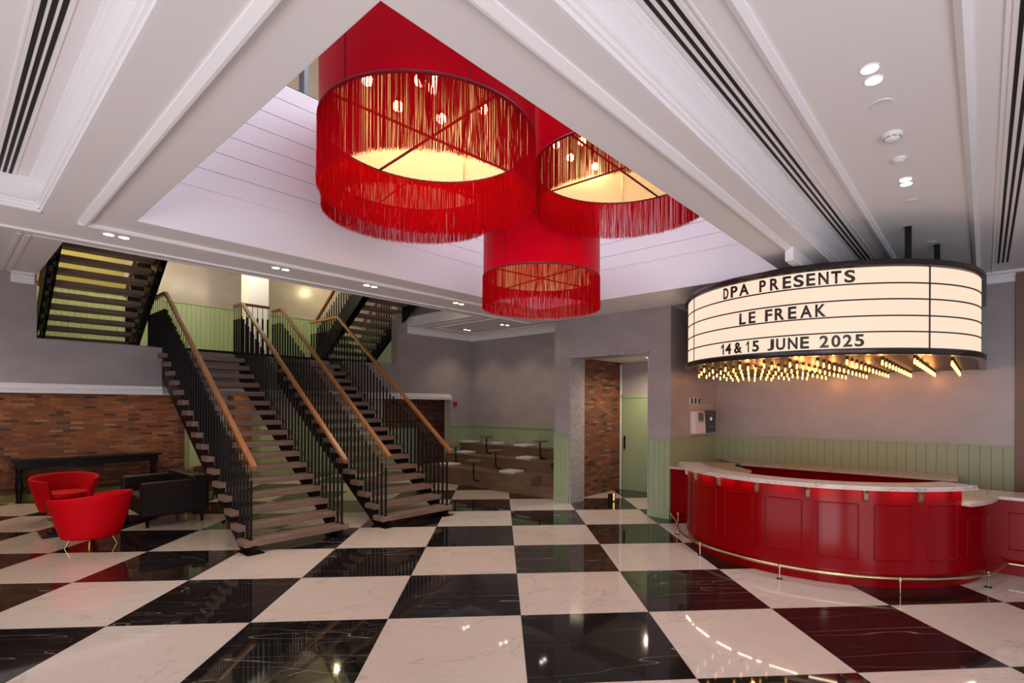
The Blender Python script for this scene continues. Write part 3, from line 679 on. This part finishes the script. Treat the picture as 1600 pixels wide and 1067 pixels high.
# ------------------------------------------------------------------ counter
CC = (8.12, 1.76); CR = 1.80
ctr = thing('reception_counter', 'curved red panelled bar counter with marble top and brass brackets', 'counter', (CC[0], CC[1], 0))
def ringbox(bm, r0_, r1_, z0, z1, a0, a1, n): lathe(bm, [(r0_,z0),(r1_,z0),(r1_,z1),(r0_,z1)], n=n, a0=a0, a1=a1, close=True)
HB = 1.055
bm = B(); lathe(bm, [(CR-.10,0),(CR-.02,0),(CR-.02,.11),(CR+.012,.13),(CR+.012,.165),(CR,.18),(CR,HB),(CR-.10,HB)], n=80, a0=100, a1=241.2, close=True); obj('curved_body', bm, M_redlac, ctr, smooth=True)
bm = B(); lathe(bm, [(CR-.10,0),(CR-.02,0),(CR-.02,.11),(CR+.012,.13),(CR+.012,.165),(CR,.18),(CR,.87),(CR-.10,.87)], n=20, a0=241.2, a1=268, close=True); obj('low_curved_body', bm, M_redlac, ctr, smooth=True)
def bead_rect(a0, a1, z0, z1, parent):
    pts = []
    n = 10
    for i in range(n+1): a = R(a0+(a1-a0)*i/n); pts.append((CR*math.cos(a), CR*math.sin(a), z0))
    for i in range(n+1): a = R(a1+(a0-a1)*i/n); pts.append((CR*math.cos(a), CR*math.sin(a), z1))
    bm = B(); tube(bm, pts, .008, 6, True); obj('panel_moulding', bm, M_redlac, parent)
for k in range(8):
    a = 121.7 + 17.45*(k-0); 
    if a+12.3 < 241: bead_rect(a, a+12.4, .30, .89, ctr)
bead_rect(244.5, 256.5, .30, .70, ctr); bead_rect(261, 271, .30, .70, ctr)
bm = B(); ringbox(bm, CR-.24, CR+.13, HB, HB+.022, 114, 243, 90); ringbox(bm, CR-.22, CR+.115, HB+.022, HB+.045, 114, 243, 90); obj('marble_top', bm, M_counter, ctr)
low = [( (CR+.09)*math.cos(R(a)), (CR+.09)*math.sin(R(a)) ) for a in range(241, 267, 3)] + [(-.09,-1.885),(-.08,-1.785),(.48,-1.785),(.48,-1.10),(-.62,-1.10)]
bm = B(); prism(bm, low, .87, .905); obj('low_marble_top', bm, M_counter, ctr)
for k in range(7):
    a = R(118.7 + 17.45*k); bm = B(); rr = CR
    extr(bm, [(0,-.13),(.022,-.13),(.034,-.11),(.04,-.04),(.09,-.012),(.09,0),(0,0)], (0,-.019,0), (0,.019,0), (1,0,0))
    o = obj('brass_bracket', bm, M_bracket, ctr, bevel=.003); o.location = (rr*math.cos(a), rr*math.sin(a), HB); o.rotation_euler = (0,0,a)
bm = B(); lathe(bm, [(CR-.16,.86),(CR-.10,.86),(CR-.10,HB),(CR-.16,HB)], n=60, a0=100, a1=241, close=True); obj('inner_backing', bm, M_redlac, ctr)
# concealed strip light below the bar top
for a in range(130, 240, 12):
    aa = R(a+3); l = bpy.data.lights.new('bar_strip_light', 'AREA'); l.shape = 'RECTANGLE'; l.size = .03; l.size_y = .30; l.energy = .32; l.color = (1,.72,.5)
    o = bpy.data.objects.new('bar_strip_light', l); COL.objects.link(o); o.location = (CC[0]+(CR+.05)*math.cos(aa), CC[1]+(CR+.05)*math.sin(aa), HB-.008); o.rotation_euler = (0,0,aa)
# straight cabinet units beside the curve and the worktops behind
def unit(name, label, x0, x1, y0, y1, h, panels, face='-x'):
    t = thing(name, label, 'cabinet', (x0, (y0+y1)/2, 0)); c = (y0+y1)/2; w = (y1-y0)/2
    bm = B(); box(bm, .02, x1-x0, -w, w, 0, .11); box(bm, 0, x1-x0, -w, w, .11, h-.035); obj('body', bm, M_redlac, t, bevel=.004)
    for (a, b_, z0, z1) in panels:
        bm = B(); tube(bm, [(-.0,a-c,z0),(0,b_-c,z0),(0,b_-c,z1),(0,a-c,z1)], .008, 6, True); obj('panel_moulding', bm, M_redlac, t)
    return t
tl = unit('counter_unit', 'short straight red counter unit left of the curve against the green pier', 8.22, 9.0, 3.35, 4.09, .905, [(3.62,3.98,.30,.70)])
bm = B(); prism(bm, [(-.04,.37),(-.04,-.86),(.38,-.86),(1.0,-.27),(1.3,-.27),(1.3,.37)], .87, .905); obj('marble_top', bm, M_counter, tl)
tr = unit('counter_unit', 'long straight red counter unit right of the curve with a marble top', 8.08, 8.58, -3.4, .03, .905, [(-1.0,-.22,.30,.72),(-1.95,-1.17,.30,.72),(-2.9,-2.12,.30,.72)])
bm = B(); prism(bm, [(-.04,-1.67),(.52,-1.67),(.52,1.655),(-.04,1.655)], .87, .905); obj('marble_top', bm, M_counter, tr)
tb = unit('back_worktop', 'long dark red back counter against the green boarding with marble worktop', 9.54, 10.2, .30, 3.33, .905, [])
bm = B(); prism(bm, [(-.04,-1.53),(.68,-1.53),(.68,2.25),(-.04,1.54)], .87, .905); bm.verts.ensure_lookup_table(); obj('marble_top', bm, M_counter, tb)
# foot rail
fr = thing('foot_rail', 'brass foot rail curving round the base of the red counter', 'rail', (CC[0], CC[1], 0))
RR = 1.945
pts = [(.02, 2.32, .15)] + [(RR*math.cos(R(a)), RR*math.sin(R(a)), .15) for a in range(112, 268, 3)] + [(-.12,-1.98,.15),(-.12,-3.6,.15)]
bm = B(); tube(bm, pts[:], .017, 10); obj('rail', bm, M_brass, fr, smooth=True)
pp = [(RR*math.cos(R(a)), RR*math.sin(R(a))) for a in (114.7,147.5,180.5,214.5,247.5)] + [(-.12,-2.2),(-.12,-3.0),(-.05,2.12)]
for (x, y) in pp:
    bm = B(); cyl(bm, (0,0,.006), (0,0,.14), .0075, n=8); cyl(bm, (-.0,0,.132), (0,0,.172), .022, n=10); p = obj('post', bm, M_brass, fr, smooth=True); p.location = (x, y, 0)
    bm = B(); lathe(bm, [(0,.008),(.03,.008),(.034,.004),(.034,0),(0,0)], n=16); q = obj('foot_plate', bm, M_darkmetal, p)

# ------------------------------------------------------------------ wall terminals on the side wall
YD = 4.12
t = thing('wall_board', 'grey mounting board on the wall left of the marquee', 'board', (9.0, YD-.01, 1.38))
bm = B(); box(bm, 0, 1.08, -.006, .01, 0, .62); obj('board_panel', bm, mat('grey_board', (.42,.36,.34), .4), t, bevel=.003)
t = thing('wall_terminal', 'cream wall terminal with small grey screen on the grey board', 'terminal', (9.02, YD-.018, 1.43))
bm = B(); extr(bm, [(0,0),(-.10,0),(-.07,.42),(0,.42)], (0,0,0), (.47,0,0), (0,1,0)); obj('housing', bm, M_plastic, t, bevel=.006)
bm = B(); quad(bm, (.17,-.0895,.24),(.40,-.0895,.24),(.40,-.0795,.38),(.17,-.0795,.38)); obj('screen', bm, mat('grey_screen', (.08,.09,.10), .2), t)
bm = B(); box(bm, .16,.41,-.085,-.075,.385,.40); box(bm,.16,.41,-.093,-.083,.215,.23); obj('screen_bezel', bm, M_fire, t)
t = thing('wall_terminal', 'black wall terminal with small lit square, right of the cream one', 'terminal', (9.53, YD-.018, 1.44))
bm = B(); extr(bm, [(0,0),(-.07,0),(-.07,.42),(0,.42)], (0,0,0), (.50,0,0), (0,1,0)); obj('housing', bm, M_blackpl, t, bevel=.006)
bm = B(); box(bm, .22,.31,-.074,-.069,.23,.29); obj('lit_square', bm, M_screen, t)
bm = B(); box(bm, .19,.36,-.073,-.069,.10,.108); box(bm,.19,.36,-.073,-.069,.34,.348); obj('printed_line', bm, mat('grey_print', (.3,.3,.3), .5), t)
for i, x in enumerate((9.02, 9.17, 9.33)):
    t = thing('wall_switch', ['leftmost', 'middle', 'rightmost'][i] + ' of three small black wall switches above the terminals', 'switch', (x, YD, 1.97), group='switches above the wall terminals')
    bm = B(); box(bm, 0, .10, -.02, 0, 0, .13); obj('switch_plate', bm, M_plastic, t, bevel=.003)
    bm = B(); box(bm, .02, .09, -.028, -.02, .015, .12); obj('rocker', bm, M_blackpl, t)
t = thing('wall_socket', 'small white wall socket at the right of the grey board', 'socket', (10.10, YD, 1.42)); bm = B(); box(bm, 0, .09, -.015, 0, 0, .10); obj('socket_plate', bm, M_plastic, t)
bm = B(); box(bm, .035, .055, -.018, -.015, .03, .07); obj('socket_slot', bm, M_blackpl, t)
# red call point on the mezzanine wall
t = thing('fire_call_point', 'small red fire call point on grey wall above the green boarding', 'fire alarm', (9.42, YB, 1.92)); bm = B(); box(bm, -.07, .07, -.04, 0, 0, .13); obj('case', bm, M_fire, t, bevel=.006)
bm = B(); box(bm, -.03, .03, -.044, -.04, .03, .09); obj('press_plate', bm, mat('dark_glass', (.05,.03,.03), .2), t)
# bollard / door stop in the doorway
t = thing('door_stop_post', 'short gold and black post standing in the marble doorway', 'post', (9.0, 5.82, 0)); bm = B(); cyl(bm, (0,0,0), (0,0,.14), .045, n=16); obj('black_base', bm, M_black, t)
bm = B(); cyl(bm, (0,-.09,0.02), (0,-.09,.17), .04, n=16); obj('gold_sleeve', bm, M_gold, t)

# ------------------------------------------------------------------ staircases
RISE, RUN = .166, .236
def baluster(parent, x, y, z0, z1, sw=.0185):
    """thick sleeve below, thin rod above"""
    k = (x, round(z1-z0, 3))
    zs_ = z0 + (z1-z0)*.76
    bm = B(); cyl(bm, (0,0,0), (0,0,zs_-z0), sw, n=8); cyl(bm, (0,0,zs_-z0), (0,0,z1-z0), .0055, n=6); box(bm, -.022,.022,-.022,.022,0,.012)
    o = obj('baluster', bm, M_black, parent); o.location = (x, y, z0); return o
def rail_bar(parent, pts, w=.032, h=.026):
    bm = B(); ps = [Vector(p) for p in pts]
    for a, b_ in zip(ps[:-1], ps[1:]):
        d = (b_-a).normalized(); sd = d.cross(Vector((0,0,1))).normalized(); up = sd.cross(d).normalized()
        A = [bm.verts.new(a + sd*s*w + up*t_*h) for s, t_ in ((-1,-1),(1,-1),(1,1),(-1,1))]; C = [bm.verts.new(b_ + sd*s*w + up*t_*h) for s, t_ in ((-1,-1),(1,-1),(1,1),(-1,1))]
        bm.faces.new(A[::-1]); bm.faces.new(C)
        for i in range(4): j = (i+1) % 4; bm.faces.new((A[i], A[j], C[j], C[i]))
    return obj('handrail', bm, M_rail, parent, bevel=.006)
def flight(x0, x1, y0, z0, n, label, dirn=1, railL=True, railR=True, extL=0, extR=0):
    """treads climbing along +y (dirn 1) or -y (dirn -1)"""
    t = thing('staircase', label, 'staircase', (x0, y0, z0), 0, 'open-tread timber and black steel stair flights')
    w = x1-x0
    for k in range(n):
        y = dirn*RUN*k; zt = .104 + RISE*k + .072
        bm = B(); a, b_ = (y, y+dirn*.285); box(bm, 0, w, min(a,b_), max(a,b_), zt-.08, zt); obj('tread', bm, M_wood, t, bevel=.004)
    yN = dirn*RUN*n; zN = RISE*n
    for xs in (.07, w-.07-.02):
        bm = B(); dn = .30
        prof = [(dirn*.36, .0), (dirn*.03, .0)]
        for k in range(n): prof += [(dirn*(RUN*k+.03), .103+RISE*k), (dirn*(RUN*(k+1)+.03), .103+RISE*k)]
        prof += [(dirn*(RUN*n+.03), RISE*n-.43)]
        extr(bm, prof, (xs,0,0), (xs+.02,0,0), (0,1,0)); obj('stringer', bm, M_black, t)
    for s, on_, ext in ((0, railL, extL), (1, railR, extR)):
        if not on_: continue
        xr = .085 if s == 0 else w-.085
        ra = 1.16-.03; sl = RISE/RUN
        yt = RUN*(n-.5)
        pts = [(xr, dirn*-.06, ra-.01), (xr, dirn*yt, ra + sl*(yt+.06))]
        if ext: pts.append((xr, dirn*(yt+ext), ra + sl*(yt+.06)))
        rail_bar(t, pts)
        for k in range(n):
            zt = .176 + RISE*k
            for q in (.05, .05+RUN/2):
                y = RUN*k+q
                if y > yt: continue
                baluster(t, xr, dirn*y, zt, ra + sl*(y+.06) - .02)
        if ext:
            y = yt+.06
            while y < yt+ext: baluster(t, xr, dirn*y, zN+.0, ra + sl*(yt+.06) - .02); y += .118
    return t
sL = flight(2.58, 4.0, 7.16, 0, 17, 'left straight flight of the double staircase rising from the checkered floor', extL=1.2, extR=.42)
sR = flight(4.57, 5.97, 7.16, 0, 17, 'right straight flight of the double staircase rising from the checkered floor', extL=.42, extR=1.3)
for t, w in ((sL, 1.42), (sR, 1.40)):
    for xs in (.07, w-.16):
        bm = B(); box(bm, xs-.06, xs+.15, -.05, .30, 0, .012); box(bm, xs+.01, xs+.07, .0, .26, .012, .105); obj('base_plate', bm, M_black, t)
uL = flight(1.17, 2.58, 13.15, 2.99, 18, 'upper flight at far left, seen from below through the wall opening', dirn=-1)
uR = flight(6.35, 7.78, 13.15, 2.99, 18, 'upper flight at right behind the railing, seen from below', dirn=-1)
for t in (uL, uR):
    for xs in (-.03, 1.42):
        bm = B(); extr(bm, [(0,-.02),(-.30,-.05),(-RUN*18,RISE*18-.28),(-RUN*18,RISE*18+.02),(-RUN*16,RISE*18-.05),(0,.14)], (xs,0,0), (xs+.025,0,0), (0,1,0)); obj('stringer', bm, M_black, t)
# guard rail across the gap between the two lower flights
g = thing('landing_guard_rail', 'short black guard rail closing the gap between the two lower flights', 'railing', (4.0, YB+.22, 2.99))
rail_bar(g, [(0,0,.98),(.57,0,.98)])
for i in range(6): baluster(g, .04+i*.1, 0, 0, .96)

# ------------------------------------------------------------------ tiered seating
t = thing('tiered_seating', 'stepped dark oak seating tiers in the corner beyond the stairs', 'seating', (8.34, 6.75, 0))
for i, (xa, za, zl) in enumerate(((0,.40,.20),(.68,.655,.53),(1.26,.90,.78))):
    xb = (.68,1.26,1.69)[i]
    bm = B(); box(bm, xa, xb, .66, 4.44, 0, za-.03); box(bm, xa+.34, xb, 0, .66, 0, za-.03); obj('tier_riser', bm, M_bleach, t)
    bm = B(); box(bm, xa-.01, xb, .66, 4.44, za-.03, za); box(bm, xa+.33, xb, 0, .66, za-.03, za); obj('tier_top', bm, M_bleach, t)
    bm = B(); box(bm, xa, xa+.34, 0, .66, 0, zl-.03); box(bm, xa-.01, xa+.34, 0, .67, zl-.03, zl); obj('access_step', bm, M_bleach, t)
def cushion(x, y, z, label, rz=0, first=[None]):
    if first[0] is None:
        bm = B(); box(bm, -.20,.20,-.22,.22,0,.06); o = obj('seat_cushion', bm, M_cushion, bevel=.02); first[0] = o
    else:
        o = first[0].copy(); COL.objects.link(o)
    o.location = (x, y, z); o.rotation_euler = (0,0,rz); tag(o, label, 'cushion', 'white square cushions on the seating tiers')
cushion(8.62, 8.25, .40, 'white cushion on the lowest tier, nearest in front', .1)
cushion(8.62, 10.45, .40, 'white cushion on the lowest tier behind the stair balusters')
cushion(9.28, 10.62, .655, 'white cushion on the middle tier at its left end')
cushion(9.28, 8.35, .655, 'white cushion on the middle tier at its right')
cushion(9.78, 11.0, .90, 'white cushion on the top tier furthest left', .1)
cushion(9.78, 10.0, .90, 'white cushion on the top tier just right of the tall table')
cushion(9.78, 8.9, .90, 'white cushion on the top tier, rightmost one')
def bistro(x, y, ztop, zfoot, label, first=[None]):
    t = thing('bistro_table', label, 'table', (x, y, zfoot), 0, 'small tables fixed to the seating tiers')
    h = ztop-zfoot
    bm = B(); lathe(bm, [(0,h),(.18,h),(.185,h-.01),(.18,h-.03),(0,h-.03)], n=28); obj('table_top', bm, M_bleach, t, smooth=True)
    bm = B(); tube(bm, [(0,0,h-.03),(0,0,.14),(.01,-.01,.07),(.04,-.03,.03),(.09,-.05,.02),(.16,-.07,.02)], .018, 10); obj('bent_pole', bm, M_black, t, smooth=True)
    return t
bistro(8.22, 9.1, .66, .14, 'round table on a bent black pole before the lowest tier')
bistro(8.90, 9.06, .86, .39, 'round table on a bent black pole before the middle tier')
bistro(9.48, 10.0, 1.13, .64, 'tallest-looking round table before the top tier at left')
bistro(9.48, 8.13, 1.10, .64, 'round table before the top tier at the far right by the pier')
bistro(8.90, 10.55, .88, .39, 'round table half hidden behind the end of the stair handrail')

# ------------------------------------------------------------------ lounge furniture
def tub_chair(label, loc, rz):
    t = thing('tub_armchair', label, 'armchair', loc, rz, 'red velvet tub armchairs')
    N_ = 40; prof_n = 9
    bm = B(); rows = []
    for i in range(N_+1):
        f = i/N_; a = R(-140 + 280*f)               # back is at +y: angle measured from +y
        s = abs(f-.5)*2                             # 0 back, 1 arm tip
        top = .74 - .11*max(0, s-.25)**1.2
        ring = []
        for j, (zz, out) in enumerate([(.135,.0),(.28,.07),(.50,.135),(top-.05,.19),(top,.19),(top+.0,.14),(top-.05,.10),(.50,.04),(.33,-.02),(.15,-.02)]):
            rx, ry = .315+out*.72, .30+out*.72
            ring.append(bm.verts.new((rx*math.sin(a), ry*math.cos(a), zz)))
        rows.append(ring)
    for i in range(N_):
        for j in range(len(rows[0])):
            k = (j+1) % len(rows[0]); bm.faces.new((rows[i][j], rows[i+1][j], rows[i+1][k], rows[i][k]))
    bm.faces.new(rows[0][::-1]); bm.faces.new(rows[-1])
    o = obj('curved_back', bm, M_velvet, t, smooth=False)
    md = o.modifiers.new('sub', 'SUBSURF'); md.levels = 1; md.render_levels = 2
    for p in o.data.polygons: p.use_smooth = True
    bm = B(); lathe(bm, [(.001,.14),(.28,.14),(.31,.17),(.315,.36),(.001,.36)], n=36); obj('seat_base', bm, M_velvet, t, smooth=True)
    bm = B(); lathe(bm, [(.001,.36),(.28,.36),(.305,.375),(.31,.40),(.30,.44),(.26,.455),(.001,.46)], n=36); o = obj('seat_cushion', bm, M_velvet, t, smooth=True)
    for a in (45, 135, 225, 315):
        bm = B(); c, s = math.cos(R(a)), math.sin(R(a)); cyl(bm, (.19*c,.19*s,.18), (.27*c,.27*s,0), .014, .008, n=10); obj('leg', bm, M_gold, t, smooth=True)
    return t
tub_chair('red velvet tub armchair nearest the camera, seen from behind', (1.39, 9.22, 0), R(212))
tub_chair('red velvet tub armchair farther back, facing the room by the console table', (1.44, 11.85, 0), R(8))
t = thing('coffee_table', 'low black table with turned stem and square base between red chairs', 'table', (1.24, 10.45, 0), R(0))
bm = B(); box(bm, -.24,.24,-.24,.24,0,.04); box(bm,-.16,.16,-.16,.16,.04,.07); obj('base', bm, M_blackwood, t, bevel=.01)
bm = B(); lathe(bm, [(.001,.07),(.10,.07),(.11,.10),(.08,.13),(.10,.17),(.07,.21),(.085,.25),(.05,.30),(.07,.36),(.09,.40),(.001,.40)], n=24); obj('turned_stem', bm, M_blackwood, t, smooth=True)
bm = B(); lathe(bm, [(.001,.40),(.19,.40),(.205,.415),(.19,.43),(.001,.43)], n=40); obj('table_top', bm, M_blackwood, t, smooth=True)
# dark leather loveseat
t = thing('loveseat', 'boxy dark brown leather loveseat with tapered legs beside the left staircase', 'sofa', (2.1, 9.9, 0))
def rbox(name, x0,x1,y0,y1,z0,z1, b=.03, mt=M_leather):
    bm = B(); box(bm, x0,x1,y0,y1,z0,z1); return obj(name, bm, mt, t, bevel=b)
rbox('seat_base', .02,.80,.02,1.33,.16,.34); rbox('near_arm', -.02,.88,-.05,.14,.17,.70); rbox('far_arm', -.02,.88,1.22,1.40,.17,.70)
rbox('backrest', .66,.90,-.035,1.385,.17,.765); rbox('seat_cushion', -.01,.68,.15,.68,.34,.47,.04); rbox('seat_cushion', -.01,.68,.69,1.21,.34,.47,.04)
for x, y in ((.06,0),(.80,0),(.06,1.34),(.80,1.34)):
    bm = B(); cyl(bm, (x,y,.18), (x,y,0), .034, .020, n=4); obj('leg', bm, M_blackwood, t)
# console table
t = thing('console_table', 'long narrow black console table with turned legs against the brick wall', 'table', (1.0, 14.12, 0))
bm = B(); box(bm, -.04,2.34,-.02,.34,.80,.84); obj('table_top', bm, M_blackwood, t, bevel=.006)
bm = B(); box(bm, .03,2.27,.01,.31,.68,.80); obj('apron', bm, M_blackwood, t)
for x in (.07, 2.22):
    for y in (.05, .27):
        bm = B(); lathe(bm, [(.001,0),(.03,0),(.035,.03),(.025,.06),(.04,.10),(.032,.14),(.045,.22),(.05,.36),(.035,.46),(.048,.50),(.03,.54),(.045,.60),(.045,.68)], (0,0,0), n=16); o = obj('leg', bm, M_blackwood, t, smooth=True); o.location = (x, y, 0)
# brown tub seat under the landing
t = thing('lounge_chair', 'brown suede low chair with gold leg half hidden behind the left staircase', 'chair', (3.75, 12.5, 0))
bm = B(); lathe(bm, [(.30,.12),(.34,.14),(.36,.50),(.33,.62),(.28,.62),(.26,.40)], n=30, a0=-30, a1=210); obj('curved_back', bm, M_tanseat, t, smooth=True)
bm = B(); lathe(bm, [(.001,.12),(.30,.12),(.31,.36),(.001,.38)], n=30); obj('seat', bm, M_tanseat, t, smooth=True)
for a in (45,135,225,315):
    bm = B(); cyl(bm, (.22*math.cos(R(a)),.22*math.sin(R(a)),.13), (.27*math.cos(R(a)),.27*math.sin(R(a)),0), .015, n=8); obj('leg', bm, M_gold, t)
t = thing('side_table', 'small round gold side table beside the dark loveseat', 'table', (3.25, 11.1, 0))
bm = B(); cyl(bm, (0,0,.02), (0,0,.62), .018, n=12); obj('stem', bm, M_gold, t); bm = B(); lathe(bm, [(.001,0),(.14,0),(.14,.02),(.001,.02)], n=24); obj('base', bm, M_gold, t)
bm = B(); lathe(bm, [(.001,.60),(.16,.60),(.16,.62),(.001,.62)], n=24); obj('table_top', bm, M_gold, t)

# ------------------------------------------------------------------ lamps of the back areas
for (x, y, z, p, c) in [(-1.8,13.3,2.80,52,(1,.72,.48)),(-.3,13.3,2.80,52,(1,.72,.48)),(1.2,13.3,2.80,52,(1,.72,.48)),(2.7,13.3,2.80,52,(1,.72,.48)),(4.5,13.0,2.80,45,(1,.76,.45)),(6.5,13.0,2.80,45,(1,.80,.40)),(8.6,12.9,2.80,50,(1,.72,.42))]:
    spot('back_downlight_beam', (x, y, z), p, c, 150, .7)
for (x, y, z, p, c) in [(1.5,13.5,5.3,34,(1,.84,.40)),(2.4,13.2,5.3,34,(1,.84,.40)),(3.6,12.8,5.2,24,(1,.88,.62)),(4.3,12.2,5.2,24,(1,.88,.66)),(4.9,11.9,5.2,20,(1,.88,.6)),(7.2,13.5,5.3,40,(1,.84,.40))]:
    point('landing_light', (x, y, z), p, c)
# unseen fill spots added under the ceiling to brighten floor and left bay
for (x, y, p) in ((1.5,.5,8),(-.8,2.5,12),(-.8,5.0,20),(-.3,8.0,45),(-.3,10.2,45),(2.4,7.9,30),(5.2,7.9,30)): spot('spot_beam', (x, y, HC-.02), p, WARM, 120, .8)
